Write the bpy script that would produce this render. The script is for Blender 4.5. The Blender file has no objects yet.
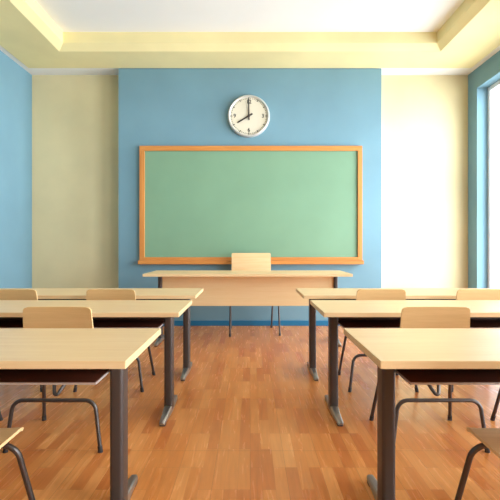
import bpy, bmesh, math
from mathutils import Vector, Matrix

scene = bpy.context.scene
COL = scene.collection
F = 430.0            # focal length in pixels of the 500 px frame
EYE = 1.02           # camera height (m)

# ------------------------------------------------------------------ materials
def srgb(r, g, b):
    def f(c):
        c /= 255.0
        return c / 12.92 if c <= 0.04045 else ((c + 0.055) / 1.055) ** 2.4
    return (f(r), f(g), f(b), 1.0)

class NT:
    def __init__(self, name):
        self.m = bpy.data.materials.new(name)
        self.m.use_nodes = True
        self.t = self.m.node_tree
        self.t.nodes.clear()
        self.out = self.n('ShaderNodeOutputMaterial')
    def n(self, kind, **kw):
        nd = self.t.nodes.new(kind)
        for k, v in kw.items():
            setattr(nd, k, v)
        return nd
    def l(self, a, b):
        self.t.links.new(a, b)
    def math(self, op, a, b=None):
        nd = self.n('ShaderNodeMath', operation=op)
        for i, v in enumerate((a, b)):
            if v is None: continue
            if isinstance(v, (int, float)): nd.inputs[i].default_value = v
            else: self.l(v, nd.inputs[i])
        return nd.outputs[0]
    def mix(self, fac, a, b, blend='MIX'):
        nd = self.n('ShaderNodeMix', data_type='RGBA', blend_type=blend)
        if isinstance(fac, (int, float)): nd.inputs[0].default_value = fac
        else: self.l(fac, nd.inputs[0])
        for i, v in ((6, a), (7, b)):
            if isinstance(v, tuple): nd.inputs[i].default_value = v
            else: self.l(v, nd.inputs[i])
        return nd.outputs[2]
    def ramp(self, fac, stops):
        nd = self.n('ShaderNodeValToRGB')
        els = nd.color_ramp.elements
        while len(els) < len(stops): els.new(0.5)
        for e, (p, c) in zip(els, stops):
            e.position = p; e.color = c
        self.l(fac, nd.inputs[0])
        return nd.outputs[0]
    def bsdf(self, color, rough=0.5, metal=0.0, spec=0.5, bump=None, bump_s=0.1):
        b = self.n('ShaderNodeBsdfPrincipled')
        if isinstance(color, tuple): b.inputs['Base Color'].default_value = color
        else: self.l(color, b.inputs['Base Color'])
        if isinstance(rough, (int, float)): b.inputs['Roughness'].default_value = rough
        else: self.l(rough, b.inputs['Roughness'])
        b.inputs['Metallic'].default_value = metal
        b.inputs['Specular IOR Level'].default_value = spec
        if bump is not None:
            bn = self.n('ShaderNodeBump')
            bn.inputs['Strength'].default_value = bump_s
            bn.inputs['Distance'].default_value = 0.002
            self.l(bump, bn.inputs['Height'])
            self.l(bn.outputs[0], b.inputs['Normal'])
        self.l(b.outputs[0], self.out.inputs[0])
        return self.m

def mat_paint(name, c, rough=0.75, amount=0.04):
    t = NT(name)
    tc = t.n('ShaderNodeTexCoord')
    nz = t.n('ShaderNodeTexNoise'); nz.inputs['Scale'].default_value = 1.6
    nz.inputs['Detail'].default_value = 6.0
    t.l(tc.outputs['Object'], nz.inputs['Vector'])
    fine = t.n('ShaderNodeTexNoise'); fine.inputs['Scale'].default_value = 180.0
    t.l(tc.outputs['Object'], fine.inputs['Vector'])
    d = tuple(x * (1 - amount * 2) for x in c[:3]) + (1.0,)
    u = tuple(min(1, x * (1 + amount)) for x in c[:3]) + (1.0,)
    col = t.ramp(nz.outputs[0], [(0.3, d), (0.7, u)])
    return t.bsdf(col, rough, 0, 0.25, fine.outputs[0], 0.06)

def mat_wood(name, c_dark, c_light, rough=0.4, axis='X', spec=0.4):
    t = NT(name)
    tc = t.n('ShaderNodeTexCoord')
    oi = t.n('ShaderNodeObjectInfo')
    mp = t.n('ShaderNodeMapping')
    mp.inputs['Scale'].default_value = {'X': (1.2, 22, 22), 'Y': (22, 1.2, 22), 'Z': (22, 22, 1.2)}[axis]
    off = t.n('ShaderNodeVectorMath', operation='SCALE')
    off.inputs[0].default_value = (7.0, 3.0, 5.0)
    t.l(oi.outputs['Random'], off.inputs['Scale'])
    add = t.n('ShaderNodeVectorMath', operation='ADD')
    t.l(tc.outputs['Object'], add.inputs[0]); t.l(off.outputs[0], add.inputs[1])
    t.l(add.outputs[0], mp.inputs['Vector'])
    n1 = t.n('ShaderNodeTexNoise'); n1.inputs['Scale'].default_value = 1.4
    n1.inputs['Detail'].default_value = 8; n1.inputs['Distortion'].default_value = 0.6
    t.l(mp.outputs[0], n1.inputs['Vector'])
    n2 = t.n('ShaderNodeTexNoise'); n2.inputs['Scale'].default_value = 9
    n2.inputs['Detail'].default_value = 3
    t.l(mp.outputs[0], n2.inputs['Vector'])
    f = t.math('ADD', t.math('MULTIPLY', n1.outputs[0], 0.7), t.math('MULTIPLY', n2.outputs[0], 0.3))
    col = t.ramp(f, [(0.3, c_dark), (0.7, c_light)])
    return t.bsdf(col, rough, 0, spec, n2.outputs[0], 0.03)

def mat_metal(name, c, rough=0.35, metal=0.7):
    t = NT(name)
    tc = t.n('ShaderNodeTexCoord')
    nz = t.n('ShaderNodeTexNoise'); nz.inputs['Scale'].default_value = 60
    t.l(tc.outputs['Object'], nz.inputs['Vector'])
    r = t.math('ADD', t.math('MULTIPLY', nz.outputs[0], 0.12), rough - 0.06)
    return t.bsdf(c, r, metal, 0.5)

def mat_plain(name, c, rough=0.6):
    t = NT(name)
    tc = t.n('ShaderNodeTexCoord')
    nz = t.n('ShaderNodeTexNoise'); nz.inputs['Scale'].default_value = 30
    t.l(tc.outputs['Object'], nz.inputs['Vector'])
    d = tuple(x * 0.93 for x in c[:3]) + (1.0,)
    return t.bsdf(t.mix(nz.outputs[0], d, c), rough, 0, 0.4)

def mat_floor():
    t = NT('parquet_laminate')
    tc = t.n('ShaderNodeTexCoord')
    sx = t.n('ShaderNodeSeparateXYZ'); t.l(tc.outputs['Object'], sx.inputs[0])
    X, Y = sx.outputs[0], sx.outputs[1]
    W, L = 0.054, 0.36
    u = t.math('DIVIDE', X, W)
    xi = t.math('FLOOR', u)
    board = t.math('FLOOR', t.math('DIVIDE', X, W * 3))
    wn = t.n('ShaderNodeTexWhiteNoise', noise_dimensions='1D'); t.l(xi, wn.inputs['W'])
    # strips step by quarter lengths, boards are cut on common lines
    stp = t.math('DIVIDE', t.math('FLOOR', t.math('MULTIPLY', wn.outputs[0], 2)), 2)
    v = t.math('ADD', t.math('DIVIDE', Y, L), stp)
    yi = t.math('FLOOR', v)
    cv = t.n('ShaderNodeCombineXYZ'); t.l(xi, cv.inputs[0]); t.l(yi, cv.inputs[1])
    w2 = t.n('ShaderNodeTexWhiteNoise', noise_dimensions='2D'); t.l(cv.outputs[0], w2.inputs['Vector'])
    tone = t.ramp(w2.outputs[0], [(0.12, srgb(*FLOOR_D)), (0.3, srgb(*FLOOR_M)), (0.7, srgb(*FLOOR_M2)), (0.95, srgb(*FLOOR_L))])
    # grain inside each strip
    gv = t.n('ShaderNodeCombineXYZ')
    t.l(t.math('MULTIPLY', X, 45), gv.inputs[0]); t.l(t.math('MULTIPLY', Y, 3.0), gv.inputs[1])
    t.l(t.math('MULTIPLY', w2.outputs[0], 40), gv.inputs[2])
    gn = t.n('ShaderNodeTexNoise'); gn.inputs['Scale'].default_value = 1.0
    gn.inputs['Detail'].default_value = 6; gn.inputs['Distortion'].default_value = 0.8
    t.l(gv.outputs[0], gn.inputs['Vector'])
    grain = t.ramp(gn.outputs[0], [(0.3, (0.88, 0.84, 0.80, 1)), (0.65, (1.06, 1.06, 1.06, 1))])
    col = t.mix(1.0, tone, grain, 'MULTIPLY')
    # seams
    fu = t.math('FRACT', u); fv = t.math('FRACT', v)
    su = t.math('LESS_THAN', fu, 0.025)
    sv = t.math('LESS_THAN', fv, 0.007)
    fb = t.math('FRACT', t.math('DIVIDE', X, W * 3))
    sb = t.math('LESS_THAN', fb, 0.012)
    fl = t.math('FRACT', t.math('DIVIDE', t.math('ADD', Y, 0.02), L * 2))
    sl = t.math('LESS_THAN', fl, 0.005)
    seam = t.math('MAXIMUM', t.math('MULTIPLY', t.math('MAXIMUM', su, sv), 0.35), t.math('MULTIPLY', t.math('MAXIMUM', sb, sl), 0.7))
    col = t.mix(t.math('MULTIPLY', seam, 0.6), col, srgb(90, 45, 22))
    rg = t.math('ADD', t.math('MULTIPLY', gn.outputs[0], 0.12), 0.20)
    return t.bsdf(col, rg, 0, 0.45, seam, -0.08)

def mat_glass():
    t = NT('window_glass')
    tr = t.n('ShaderNodeBsdfTransparent'); tr.inputs[0].default_value = (0.97, 0.985, 0.98, 1)
    gl = t.n('ShaderNodeBsdfGlossy'); gl.inputs['Roughness'].default_value = 0.02
    lw = t.n('ShaderNodeLayerWeight'); lw.inputs['Blend'].default_value = 0.3
    fac = t.math('ADD', t.math('MULTIPLY', t.math('POWER', lw.outputs['Facing'], 3.0), 0.35), 0.02)
    mx = t.n('ShaderNodeMixShader')
    t.l(fac, mx.inputs[0]); t.l(tr.outputs[0], mx.inputs[1]); t.l(gl.outputs[0], mx.inputs[2])
    t.l(mx.outputs[0], t.out.inputs[0])
    return t.m

FLOOR_D, FLOOR_M, FLOOR_M2, FLOOR_L = (204, 122, 62), (217, 139, 73), (221, 145, 79), (230, 157, 90)
M = {}
M['floor'] = mat_floor()
M['blue'] = mat_paint('blue_wall_paint', srgb(116, 152, 166))
M['yellow'] = mat_paint('cream_yellow_wall_paint', srgb(222, 208, 165))
M['soffit'] = mat_paint('yellow_soffit_paint', srgb(235, 221, 166))
M['white'] = mat_paint('white_ceiling_paint', srgb(236, 234, 230), 0.8, 0.01)
M['base'] = mat_paint('deep_blue_baseboard_paint', srgb(40, 112, 152), 0.5)
M['maple'] = mat_wood('maple_laminate', srgb(226, 188, 136), srgb(239, 207, 159), 0.38)
M['maple_dark'] = mat_wood('pale_maple_veneer', srgb(212, 172, 120), srgb(225, 190, 142), 0.42)
M['panel'] = mat_wood('pale_wood_panel', srgb(236, 206, 152), srgb(244, 217, 168), 0.5)  # front panel wood, toned lighter than the tabletop maple
M['ply'] = mat_wood('plywood_tan', srgb(210, 167, 110), srgb(226, 185, 128), 0.42, 'X')
M['ply_edge'] = mat_wood('plywood_edge', srgb(226, 186, 128), srgb(240, 206, 150), 0.5, 'X')
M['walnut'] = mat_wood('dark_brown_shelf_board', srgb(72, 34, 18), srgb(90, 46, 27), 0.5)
M['steel'] = mat_metal('grey_brown_powder_coat', srgb(80, 71, 67), 0.40, 0.4)
M['alu'] = mat_metal('brushed_aluminium', srgb(172, 171, 168), 0.33, 0.85)
M['tube'] = mat_metal('dark_grey_tube', srgb(88, 81, 77), 0.34, 0.7)
M['rubber'] = mat_plain('black_rubber', srgb(50, 46, 44), 0.6)
M['lip'] = mat_metal('grey_shelf_lip', srgb(196, 182, 174), 0.4, 0.3)
M['oak'] = mat_wood('orange_oak_frame', srgb(190, 120, 58), srgb(216, 146, 76), 0.42)
M['oak_v'] = mat_wood('orange_oak_frame_upright', srgb(190, 120, 58), srgb(216, 146, 76), 0.42, 'Z')
M['green'] = mat_paint('green_chalkboard', srgb(124, 159, 130), 0.6, 0.03)
M['winframe'] = mat_paint('white_window_frame', srgb(232, 234, 236), 0.5, 0.01)
M['glass'] = mat_glass()
M['rim'] = mat_metal('pale_silver_rim', srgb(204, 203, 198), 0.35, 0.4)
M['face'] = mat_plain('cream_clock_face', srgb(224, 216, 194), 0.6)
M['ink'] = mat_plain('dark_grey_ink', srgb(58, 52, 48), 0.6)
M['second'] = mat_plain('pale_grey_hand', srgb(176, 172, 160), 0.6)

# ------------------------------------------------------------------ helpers
def link(name, bm, m, parent=None, smooth=False):
    me = bpy.data.meshes.new(name)
    bmesh.ops.recalc_face_normals(bm, faces=bm.faces[:])
    bm.to_mesh(me); bm.free()
    o = bpy.data.objects.new(name, me)
    COL.objects.link(o)
    for mm in (m if isinstance(m, (list, tuple)) else [m]):
        me.materials.append(mm)
    if parent is not None: o.parent = parent
    if smooth:
        for p in me.polygons: p.use_smooth = True
        me.set_sharp_from_angle(angle=math.radians(40))
    return o

def struct(name, bm, m, parent=None):
    o = link(name, bm, m, parent)
    if parent is None: o['kind'] = 'structure'
    return o

def thing(name, label, cat, loc, group=None, rz=0.0):
    o = bpy.data.objects.new(name, None)
    o.empty_display_size = 0.1
    COL.objects.link(o)
    o.location = loc; o.rotation_euler = (0, 0, rz)
    o['label'] = label; o['category'] = cat
    if group: o['group'] = group
    return o

def copy_tree(o, parent=None):
    c = o.copy(); COL.objects.link(c)
    if parent is not None: c.parent = parent
    for ch in [x for x in bpy.data.objects if x.parent == o]:
        copy_tree(ch, c)
    return c

def box(bm, x0, x1, y0, y1, z0, z1, bev=0.0, seg=2):
    r = bmesh.ops.create_cube(bm, size=1.0)
    vs = r['verts']
    for v in vs:
        v.co = Vector((x0 + (v.co.x + .5) * (x1 - x0), y0 + (v.co.y + .5) * (y1 - y0), z0 + (v.co.z + .5) * (z1 - z0)))
    if bev > 0:
        es = list({e for v in vs for e in v.link_edges})
        bmesh.ops.bevel(bm, geom=es, offset=bev, segments=seg, profile=0.5, affect='EDGES')
    return bm

def nb(*a, **k):
    return box(bmesh.new(), *a, **k)

def fillet(pts, r, n=6):
    pts = [Vector(p) for p in pts]
    out = [pts[0]]
    for i in range(1, len(pts) - 1):
        a, b, c = pts[i - 1], pts[i], pts[i + 1]
        u = (a - b).normalized(); w = (c - b).normalized()
        ang = u.angle(w)
        d = min(r / math.tan(ang / 2), (a - b).length * .49, (c - b).length * .49)
        p0 = b + u * d; p1 = b + w * d
        rr = d * math.tan(ang / 2)
        cen = b + (u + w).normalized() * (rr / math.sin(ang / 2))
        v0 = p0 - cen; v1 = p1 - cen
        tot = v0.angle(v1); ax = v0.cross(v1).normalized()
        for k in range(n + 1):
            out.append(cen + Matrix.Rotation(tot * k / n, 3, ax) @ v0)
    out.append(pts[-1])
    return out

def tube(bm, path, r, n=12):
    path = [Vector(p) for p in path]
    rings = []
    t0 = (path[1] - path[0]).normalized()
    up = Vector((0, 0, 1)) if abs(t0.z) < .9 else Vector((0, 1, 0))
    nrm = t0.cross(up).normalized()
    for i, p in enumerate(path):
        a = path[max(i - 1, 0)]; b = path[min(i + 1, len(path) - 1)]
        t = (b - a).normalized()
        nrm = (nrm - t * nrm.dot(t)).normalized()
        bn = t.cross(nrm)
        rings.append([bm.verts.new(p + nrm * r * math.cos(2 * math.pi * k / n) + bn * r * math.sin(2 * math.pi * k / n)) for k in range(n)])
    for q in range(len(rings) - 1):
        for k in range(n):
            bm.faces.new((rings[q][k], rings[q][(k + 1) % n], rings[q + 1][(k + 1) % n], rings[q + 1][k]))
    bm.faces.new(rings[0][::-1]); bm.faces.new(rings[-1])
    return bm

def loft(bm, rings):
    rs = [[bm.verts.new(p) for p in ring] for ring in rings]
    n = len(rs[0])
    for q in range(len(rs) - 1):
        for k in range(n):
            bm.faces.new((rs[q][k], rs[q][(k + 1) % n], rs[q + 1][(k + 1) % n], rs[q + 1][k]))
    bm.faces.new(rs[0][::-1]); bm.faces.new(rs[-1])
    return bm

def rrect(hx, hy, r, cx=0, cy=0, z=0, n=5):
    pts = []
    for sx, sy, a0 in ((1, 1, 0), (-1, 1, 90), (-1, -1, 180), (1, -1, 270)):
        for k in range(n + 1):
            a = math.radians(a0 + 90 * k / n)
            pts.append((cx + sx * (hx - r) + r * math.cos(a), cy + sy * (hy - r) + r * math.sin(a), z))
    return pts

def lathe_y(bm, prof, n=64):
    """revolve (radius, y) around the Y axis"""
    rings = []
    for rad, y in prof:
        rings.append([bm.verts.new((rad * math.cos(2 * math.pi * k / n), y, rad * math.sin(2 * math.pi * k / n))) for k in range(n)])
    for q in range(len(rings) - 1):
        for k in range(n):
            bm.faces.new((rings[q][k], rings[q][(k + 1) % n], rings[q + 1][(k + 1) % n], rings[q + 1][k]))
    return rings

# ------------------------------------------------------------------ room shell
XW = 2.915           # side walls
YB = 5.75            # yellow front wall
YP = 5.505           # face of the projecting blue panel
YR = -3.0            # wall behind the camera
HC = 3.305           # ceiling edge height
T = 0.22
struct('floor', nb(-XW - .4, XW + .4, YR - .3, YB + .3, -0.1, 0.0), M['floor'])
struct('wall_front', nb(-XW - .3, XW + .3, YB, YB + .2, 0, 3.8), M['yellow'])
PX0, PX1 = (118.5 - 250) * YP / F, (381.5 - 250) * YP / F
struct('wall_center', nb(PX0, PX1, YP, YB, 0, HC - 0.012), M['blue'])
struct('wall_left', nb(-XW - .2, -XW, YR - .2, YB, 0, 3.8), M['blue'])
struct('wall_rear', nb(-XW - .3, XW + .3, YR - .2, YR, 0, 3.8), M['yellow'])

# right wall openings: first is in view, the rest unseen, added for light
WT, WB = 3.05, 0.12
OPEN = [(5.52, 3.52), (2.85, 1.15), (0.1, -1.7)]
bm = bmesh.new()
RX0, RX1 = XW, XW + T
box(bm, RX0, RX1, YR, YB, WT, 3.8)
box(bm, RX0, RX1, YR, YB, 0, WB)
prev = YB
for y1, y0 in OPEN:
    box(bm, RX0, RX1, y1, prev, WB, WT); prev = y0
box(bm, RX0, RX1, YR, prev, WB, WT)
struct('wall_right', bm, M['blue'])

for i, (y1, y0) in enumerate(OPEN):
    bm = bmesh.new()
    fx0, fx1, w = XW + .135, XW + .195, .055
    ym = (y0 + y1) / 2
    box(bm, fx0, fx1, y0, y0 + w, WB, WT, .004); box(bm, fx0, fx1, y1 - w, y1, WB, WT, .004)
    box(bm, fx0, fx1, y0 + w, y1 - w, WB, WB + w, .004); box(bm, fx0, fx1, y0 + w, y1 - w, WT - w, WT, .004)
    box(bm, fx0, fx1, ym - .03, ym + .03, WB + w, WT - w, .004)
    wf = struct('window_%d' % (i + 1), bm, M['winframe'])  # windows past the first are out of view, added and sized as fill
    for a, b in ((y0 + w, ym - .03), (ym + .03, y1 - w)):
        link('pane', nb(fx0 + .025, fx0 + .031, a, b, WB + w, WT - w), M['glass'], wf)
    L = bpy.data.lights.new('daylight_portal', 'AREA')
    L.shape = 'RECTANGLE'; L.size = WT - WB; L.size_y = y1 - y0
    L.cycles.is_portal = True
    lo = bpy.data.objects.new('daylight_portal', L); COL.objects.link(lo)
    lo.location = (XW + .26, ym, (WT + WB) / 2)
    lo.rotation_euler = (0, math.radians(90), 0)

# baseboards
struct('baseboard_front', nb(PX0, PX1, YP - .014, YP, 0, .066, .003), M['base'])
struct('baseboard_left', nb(-XW, -XW + .014, YR, YB, 0, .066, .003), M['base'])
struct('baseboard_right', nb(XW - .014, XW, YR, YB, 0, .066, .003), M['base'])

# ceiling: white outer ring level with the soffit, white recess above
SX, SY1, SY0 = 2.83, 5.500, -2.86     # outer edge of the yellow soffit
IX, IY1, IY0 = 2.23, 5.03, -2.3       # lower inner edge
JX, JY1, JY0 = 2.155, 4.955, -2.22    # inner edge after the bevel
HS, HJ, HT = 3.295, 3.36, 3.486
bm = bmesh.new()
box(bm, -XW, XW, SY1 + .001, YB, HC, 3.8)
box(bm, -XW, XW, YR, SY0, HC, 3.8)
box(bm, -XW, -SX, SY0, SY1 + .001, HC, 3.8)
box(bm, SX, XW, SY0, SY1 + .001, HC, 3.8)
box(bm, -SX, SX, SY0, SY1, HT, 3.8)
struct('ceiling', bm, M['white'])
bm = bmesh.new()
def ring(x, y1, y0, z): return [bm.verts.new(p) for p in ((-x, y0, z), (x, y0, z), (x, y1, z), (-x, y1, z))]
r0 = ring(SX, SY1, SY0, HT); r1 = ring(SX, SY1, SY0, HS); r2 = ring(IX, IY1, IY0, HS)
r3 = ring(JX, JY1, JY0, HJ); r4 = ring(JX, JY1, JY0, HT)
for a, b in ((r0, r1), (r1, r2), (r2, r3), (r3, r4), (r4, r0)):
    for k in range(4):
        bm.faces.new((a[k], a[(k + 1) % 4], b[(k + 1) % 4], b[k]))
struct('trim_1', bm, M['soffit'])

# ------------------------------------------------------------------ desks
def t_leg(parent, x, depth, height, w, d, foot_len, scale=1.0):
    """column + T foot; returns nothing"""
    bm = bmesh.new()
    hw, hd = w / 2, d / 2
    loft(bm, [rrect(hw, hd, hw * .55, x, 0, z) for z in (0.030 * scale, height)])
    link('leg', bm, M['steel'], parent, True)
    # foot: tapered bar, highest below the column
    bm = bmesh.new()
    fl = foot_len / 2
    rings = []
    for y, hw_, zt, zb in ((-fl, .012, .024, .012), (-fl + .012, .0155, .030, .009), (-fl * .5, .019, .040, .008), (-.05, .0235, .050, .008),
                       (.05, .0235, .050, .008), (fl * .5, .019, .040, .008), (fl - .012, .0155, .030, .009), (fl, .012, .024, .012)):
        c = .006
        rings.append([(x + a * scale, y, b * scale) for a, b in ((-hw_, zb), (hw_, zb), (hw_, zt - c), (hw_ - c, zt), (-hw_ + c, zt), (-hw_, zt - c))])
    loft(bm, rings)
    ft = link('foot', bm, M['alu'], parent, True)
    for s in (-1, 1):
        bm = bmesh.new()
        yc = s * (fl - .035)
        loft(bm, [rrect(.016 * scale, .022 * scale, .008, x, yc, z) for z in (0.0, .012 * scale)])
        link('rubber_pad', bm, M['rubber'], ft, True)

def make_student_desk(label):
    t = thing('student_desk', label, 'desk', (0, 0, 0), 'student desks')
    LEN, DEP, TH, H = 1.87, .546, .0265, .653
    hx = LEN / 2
    link('tabletop', nb(-hx, hx, -DEP / 2, DEP / 2, H - TH, H, .002), M['maple'], t)
    lx = hx - .104
    for s in (-1, 1):
        t_leg(t, s * lx, 0, H - TH, .051, .080, .456)
    link('crossbar', nb(-lx + .027, lx - .027, -.028, .028, H - TH - .052, H - TH, .004), M['steel'], t)
    sx = hx - .140
    y0, y1 = -DEP / 2 + .115, .235
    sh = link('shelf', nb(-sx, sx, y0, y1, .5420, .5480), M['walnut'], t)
    bm = bmesh.new()
    box(bm, -sx - .006, sx + .006, y0 - .006, y0, .5412, .5485, .001)
    box(bm, -sx - .006, -sx, y0, y1, .5412, .5485, .001)
    box(bm, sx, sx + .006, y0, y1, .5412, .5485, .001)
    link('lip', bm, M['lip'], sh)
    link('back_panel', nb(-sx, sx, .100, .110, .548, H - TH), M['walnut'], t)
    for s in (-1, 1):
        for yy in (.112, .18):
            link('hanger', nb(s * (sx - .30) - .010, s * (sx - .30) + .010, yy, yy + .02, .548, H - TH), M['steel'], sh)
    return t

DX = 1.87 / 2
desk_spots = [
    (-.3970 - DX, 1.646, 'long maple student desk nearest the camera on the left of the aisle'),
    (.4170 + DX, 1.646, 'long maple student desk nearest the camera on the right of the aisle'),
    (-.3930 - DX, 2.646, 'middle-row maple student desk on the left of the aisle'),
    (.4080 + DX, 2.646, 'middle-row maple student desk on the right of the aisle'),
    (-.4050 - DX, 3.464, 'third-row maple student desk left of the aisle, nearest the blackboard wall'),
    (.3985 + DX, 3.464, 'third-row maple student desk right of the aisle, nearest the blackboard wall'),
]
proto = None
for x, y, lab in desk_spots:
    if proto is None: o = proto = make_student_desk(lab)
    else: o = copy_tree(proto)
    o.location = (x, y, 0); o['label'] = lab

# teacher's desk
tx0, tx1, ty0, ty1, tH = -1.066, 1.021, 4.269, 4.898, .742
tcx, tcy = (tx0 + tx1) / 2, 4.58
td = thing('teacher_desk', 'wide maple teacher desk with a full front panel, standing before the green blackboard', 'desk', (tcx, tcy, 0))
hx = (tx1 - tx0) / 2
link('tabletop', nb(-hx, hx, ty0 - tcy, ty1 - tcy, tH - .027, tH, .002), M['maple'], td)
for s in (-1, 1):
    t_leg(td, s * .932, 0, tH - .027, .040, .075, .47)
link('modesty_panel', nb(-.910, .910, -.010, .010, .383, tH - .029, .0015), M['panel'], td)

# ------------------------------------------------------------------ chairs
def shell_strip(name, prof, hw_fn, parent, m, th, dish, corner_start, corner_end, nu=15, r=.035):
    """bent plywood strip: prof = list of (y,z), hw_fn(f) half width"""
    P = [Vector((0, y, z)) for y, z in prof]
    acc = [0.0]
    for a, b in zip(P, P[1:]): acc.append(acc[-1] + (b - a).length)
    tot = acc[-1]
    bm = bmesh.new()
    top, bot = [], []
    for i, p in enumerate(P):
        a = P[max(i - 1, 0)]; b = P[min(i + 1, len(P) - 1)]
        tg = (b - a).normalized()
        nn = Vector((0, -tg.z, tg.y))
        if nn.z < 0 and abs(tg.y) > abs(tg.z): nn = -nn
        hw = hw_fn(acc[i] / tot)
        for flag, d in ((corner_start, acc[i]), (corner_end, tot - acc[i])):
            if flag and d < r:
                hw -= r - math.sqrt(max(0, r * r - (r - d) ** 2))
        rt, rb = [], []
        for k in range(nu):
            u = -1 + 2 * k / (nu - 1)
            off = nn * (dish * u * u)
            q = p + Vector((u * hw, 0, 0)) + off
            rt.append(bm.verts.new(q)); rb.append(bm.verts.new(q - nn * th))
        top.append(rt); bot.append(rb)
    n = len(P)
    for i in range(n - 1):
        for k in range(nu - 1):
            bm.faces.new((top[i][k], top[i][k + 1], top[i + 1][k + 1], top[i + 1][k]))
            bm.faces.new((bot[i][k], bot[i + 1][k], bot[i + 1][k + 1], bot[i][k + 1]))
        for k in (0, nu - 1):
            f = bm.faces.new((top[i][k], top[i + 1][k], bot[i + 1][k], bot[i][k])); f.material_index = 1
    for i in (0, n - 1):
        for k in range(nu - 1):
            f = bm.faces.new((top[i][k], top[i][k + 1], bot[i][k + 1], bot[i][k])); f.material_index = 1
    return link(name, bm, [m, M['ply_edge']], parent, True)

def densify(pts, r, step=.006):
    f = fillet([(0, y, z) for y, z in pts], r, 8)
    out = [f[0]]
    for a, b in zip(f, f[1:]):
        k = max(1, int((b - a).length / step))
        for j in range(1, k + 1): out.append(a.lerp(b, j / k))
    return [(p.y, p.z) for p in out]

def cap(parent, p, d, r):
    bm = bmesh.new()
    d = Vector(d).normalized()
    p = Vector(p)
    q = p + d * (.030 / max(d.z, .5))
    tube(bm, [Vector((p.x, p.y, 0.0)), Vector((p.x, p.y, 0.004)), q], r * 1.22, 12)
    link('foot_cap', bm, M['rubber'], parent, True)

STUDENT = dict(name='school_chair', sh=.380, hw=.174, fy=.195, ry=-.195, yb=-.118, yt=-.150, zt=.712, bw0=.185, bw1=.171,
               ff=.230, ft=.190, fdy=.09, rf=.235, rt=.203, rdy=.012, rz=.252, r=.0098, mat='ply', rad=.022)
TEACHER = dict(name='teacher_chair', sh=.455, hw=.240, fy=.245, ry=-.240, yb=-.205, yt=-.245, zt=.932, bw0=.246, bw1=.243,
               ff=.283, ft=.276, fdy=.05, rf=.254, rt=.262, rdy=.075, rz=.400, r=.0105, mat='maple_dark', rad=.010)

def make_chair(label, p, group=None):
    t = thing(p['name'], label, 'chair', (0, 0, 0), group)
    sh, fy, ry, r, th = p['sh'], p['fy'], p['ry'], p['r'], .011
    yb, zb, zt = p['yb'], sh + .055, p['zt']
    # seat: waterfall front, curls up at the rear into the backrest
    prof = densify([(fy + .002, sh - .016), (fy - .022, sh + .002), (yb + .018, sh - .006), (yb, zb)], .035)
    shell_strip('seat', prof, lambda f: p['hw'] + (p['bw0'] - p['hw']) * max(0, f * 3 - 2), t, M[p['mat']], th, .004, True, False, r=.022)
    bp = densify([(yb, zb), (yb - .006, zb + .10), (p['yt'], zt)], .2)
    shell_strip('backrest', bp, lambda f: p['bw0'] + (p['bw1'] - p['bw0']) * f, t, M[p['mat']], th, .006, False, True, r=p['rad'])
    # front legs: inverted U under the seat
    hz = sh - .006 - th - r
    ty = fy - p['fdy']
    fp = fillet([(-p['ff'], fy, .006), (-p['ft'], ty, hz), (p['ft'], ty, hz), (p['ff'], fy, .006)], .055, 8)
    fl = link('front_leg_frame', tube(bmesh.new(), fp, r), M['tube'], t, True)
    for sg in (-1, 1):
        cap(fl, (sg * p['ff'], fy, 0), (sg * (p['ft'] - p['ff']), ty - fy, hz), r)
    # rear legs: lower inverted U
    bz = p['rz']; by = ry + p['rdy']
    rp = fillet([(-p['rf'], ry, .006), (-p['rt'], by, bz), (p['rt'], by, bz), (p['rf'], ry, .006)], .055, 8)
    rl = link('rear_leg_frame', tube(bmesh.new(), rp, r), M['tube'], t, True)
    for sg in (-1, 1):
        cap(rl, (sg * p['rf'], ry, 0), (sg * (p['rt'] - p['rf']), by - ry, bz), r)
    # V brace from the middle of the rear bar up to the seat
    vy = by + .105
    vz = sh - .006 - th - r * .6
    vp = fillet([(-.050, vy + .12, vz), (-.048, vy, vz), (0, by + .006, bz + r * .6), (.048, vy, vz), (.050, vy + .12, vz)], .011, 6)
    link('seat_brace', tube(bmesh.new(), vp, r * .92), M['tube'], t, True)
    return t

chair_spots = [
    (-.973, 1.335, 'plywood chair at the nearest left desk, only seat corner and front leg showing'),
    (.938, 1.335, 'plywood chair at the nearest right desk, only seat corner and front leg showing'),
    (-.975, 2.323, 'plywood chair whose backrest rises right behind the nearest left desktop'),
    (.940, 2.323, 'plywood chair whose backrest rises right behind the nearest right desktop'),
    (-1.690, 2.323, 'middle-row plywood chair farther from the aisle, cut off by left picture edge'),
    (1.650, 2.323, 'middle-row plywood chair on the window side, cut off by right picture edge'),
    (-.990, 3.205, 'third-row plywood chair left of the aisle, backrest below the olive-yellow wall'),
    (.933, 3.205, 'third-row plywood chair right of the aisle, backrest below the bright cream wall'),
    (-1.690, 3.205, 'third-row plywood chair by the left blue wall, backrest cut by picture edge'),
    (1.645, 3.205, 'third-row plywood chair by the window, backrest cut by right picture edge'),
]
cp = None
for x, y, lab in chair_spots:
    if cp is None: o = cp = make_chair(lab, STUDENT, 'student chairs')
    else: o = copy_tree(cp)
    o.location = (x, y, 0); o['label'] = lab

tch = make_chair('pale maple teacher chair behind the wide front desk, facing the class', TEACHER)
tch.location = (.036, 5.11, 0)
tch.rotation_euler = (0, 0, math.radians(180 + 5))

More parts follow.
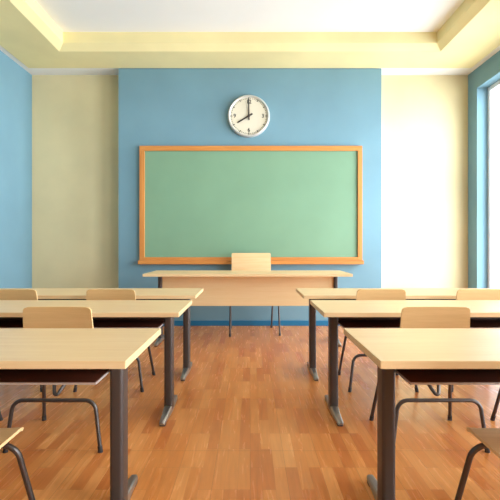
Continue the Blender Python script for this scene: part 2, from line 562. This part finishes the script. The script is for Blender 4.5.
# ------------------------------------------------------------------ blackboard
def px(x, y, d): return ((x - 250) * d / F, EYE - (y - 246) * d / F)
dB = 5.462
bx0, bz1 = px(139.3, 145.7, dB); bx1, bz0 = px(362.4, 260.2, dB)
ix0, iz1 = px(144.4, 150.6, dB); ix1, iz0 = px(358.0, 257.2, dB)
bcx = (bx0 + bx1) / 2
bb = thing('blackboard', 'large green blackboard in an orange oak frame on the blue wall panel', 'blackboard', (bcx, YP, bz0))
def rel(x0, x1, y0, y1, z0, z1, **k): return nb(x0 - bcx, x1 - bcx, y0 - YP, y1 - YP, z0 - bz0, z1 - bz0, **k)
link('writing_surface', rel(ix0 - .01, ix1 + .01, YP - .022, YP - .001, iz0 - .01, iz1 + .01), M['green'], bb)
link('frame_rail', rel(bx0, bx1, dB, YP - .0005, iz1, bz1, bev=.003), M['oak'], bb)
link('frame_rail', rel(bx0, bx1, dB, YP - .0005, bz0, iz0, bev=.003), M['oak'], bb)
link('frame_stile', rel(bx0, ix0, dB, YP - .0005, iz0, iz1, bev=.003), M['oak_v'], bb)
link('frame_stile', rel(ix1, bx1, dB, YP - .0005, iz0, iz1, bev=.003), M['oak_v'], bb)
dT = 5.405
tx_0, tz1 = px(137.8, 260.3, dT); tx_1, tz0 = px(364.0, 264.3, dT)
link('chalk_tray', rel(tx_0, tx_1, dT, YP - .0005, tz0, bz0 - .0005, bev=.004), M['oak'], bb)

# ------------------------------------------------------------------ clock
dC = 5.45
cx, cz = px(248.8, 115.5, dC)
R = 21.3 * dC / F
ck = thing('wall_clock', 'round cream wall clock with a pale rim reading eight, above the blackboard', 'clock', (cx, YP, cz))
bm = bmesh.new()
rings = lathe_y(bm, [(R * .985, 0), (R, -.012), (R * .995, -.035), (R * .965, -.052), (R * .925, -.056), (R * .885, -.048), (R * .875, -.030)], 72)
bm.faces.new(rings[0])
link('rim', bm, M['rim'], ck, True)
bm = bmesh.new()
rings = lathe_y(bm, [(R * .89, -.004), (R * .89, -.034)], 72)
bm.faces.new(rings[0]); bm.faces.new(rings[-1])
fc = link('dial', bm, M['face'], ck)
FY = -.034
def plate(bm, cx_, cz_, w, h, ang, y0, y1):
    r = bmesh.ops.create_cube(bm, size=1.0)
    for v in r['verts']:
        x, z = v.co.x * w, v.co.z * h
        x, z = x * math.cos(ang) + z * math.sin(ang), -x * math.sin(ang) + z * math.cos(ang)
        v.co = Vector((cx_ + x, y0 + (v.co.y + .5) * (y1 - y0), cz_ + z))
bm = bmesh.new()
for k in range(60):
    a = 2 * math.pi * k / 60
    rr = R * .825
    if k % 5 == 0: plate(bm, rr * math.sin(a), rr * math.cos(a), .013, .026, a, FY - .0012, FY + .001)
    else: plate(bm, rr * math.sin(a), rr * math.cos(a), .008, .011, a, FY - .0012, FY + .001)
link('minute_marks', bm, M['ink'], fc)
def text_mesh(body, size):
    cu = bpy.data.curves.new('numeral', 'FONT')
    cu.body = body; cu.size = size; cu.align_x = 'CENTER'; cu.align_y = 'CENTER'; cu.extrude = .0006; cu.offset = .0016
    o = bpy.data.objects.new('numeral', cu); COL.objects.link(o)
    dg = bpy.context.evaluated_depsgraph_get()
    me = bpy.data.meshes.new_from_object(o.evaluated_get(dg))
    bpy.data.objects.remove(o); bpy.data.curves.remove(cu)
    return me
for body, a in (('12', 0), ('3', 90), ('6', 180), ('9', 270)):
    me = text_mesh(body, .066)
    me.transform(Matrix.Rotation(math.radians(90), 4, 'X'))
    me.materials.clear(); me.materials.append(M['ink'])
    o = bpy.data.objects.new('numeral', me); COL.objects.link(o)
    o.parent = fc
    a = math.radians(a)
    o.location = (R * .665 * math.sin(a), FY - .0006, R * .665 * math.cos(a))
def hand(name, ang, length, tail, w, y, m):
    bm = bmesh.new()
    a = math.radians(ang)
    pts = [(-w * .5, -tail), (w * .5, -tail), (w * .36, length), (-w * .36, length)]
    rs = []
    for yy in (y, y - .002):
        rs.append([(p * math.cos(a) + q * math.sin(a), yy, -p * math.sin(a) + q * math.cos(a)) for p, q in pts])
    loft(bm, rs)
    return link(name, bm, m, ck)
hand('second_hand', -13, R * .72, R * .1, .004, FY - .004, M['second'])
hand('hour_hand', 239, R * .62, R * .20, .022, FY - .008, M['ink'])
hand('minute_hand', 359.3, R * .80, R * .20, .018, FY - .012, M['ink'])
bm = bmesh.new()
rings = lathe_y(bm, [(.016, FY + .001), (.016, FY - .015), (.010, FY - .017)], 24)
bm.faces.new(rings[0]); bm.faces.new(rings[-1])
link('hub', bm, M['ink'], ck, True)

# ------------------------------------------------------------------ light
SUNWARD, GLOW_POW, GLOW, AMBIENT = (1.0, -.42, .06), 3.5, 18.0, 3.7
SKY = (0.92, 0.99, 1.09, 1)
w = bpy.data.worlds.new('daylight'); scene.world = w
w.use_nodes = True
bg = w.node_tree.nodes['Background']
# bright hazy sky: brightest low towards the window side (+X), dimmer elsewhere
nt = w.node_tree
tc = nt.nodes.new('ShaderNodeTexCoord')
dt = nt.nodes.new('ShaderNodeVectorMath'); dt.operation = 'DOT_PRODUCT'
dt.inputs[1].default_value = Vector(SUNWARD).normalized()
nt.links.new(tc.outputs['Generated'], dt.inputs[0])
mx = nt.nodes.new('ShaderNodeMath'); mx.operation = 'MAXIMUM'; mx.inputs[1].default_value = 0.0
nt.links.new(dt.outputs['Value'], mx.inputs[0])
pw = nt.nodes.new('ShaderNodeMath'); pw.operation = 'POWER'; pw.inputs[1].default_value = GLOW_POW
nt.links.new(mx.outputs[0], pw.inputs[0])
ma = nt.nodes.new('ShaderNodeMath'); ma.operation = 'MULTIPLY_ADD'
ma.inputs[1].default_value = GLOW; ma.inputs[2].default_value = AMBIENT
nt.links.new(pw.outputs[0], ma.inputs[0])
nt.links.new(ma.outputs[0], bg.inputs[1])
bg.inputs[0].default_value = SKY

# ------------------------------------------------------------------ camera
cam = bpy.data.cameras.new('camera')
cam.sensor_fit = 'HORIZONTAL'; cam.sensor_width = 36.0
cam.lens = 36.0 * F / 500.0
cam.shift_y = -4.0 / 500.0
cam.clip_start = .02
co = bpy.data.objects.new('camera', cam); COL.objects.link(co)
co.location = (0, 0, EYE); co.rotation_euler = (math.radians(90), 0, 0)
scene.camera = co

scene.cycles.max_bounces = 14
scene.cycles.diffuse_bounces = 8
scene.cycles.transparent_max_bounces = 12
vs = scene.view_settings
vs.view_transform = 'Standard'; vs.look = 'None'; vs.gamma = 1.0; vs.use_curve_mapping = False
vs.exposure = 0.0
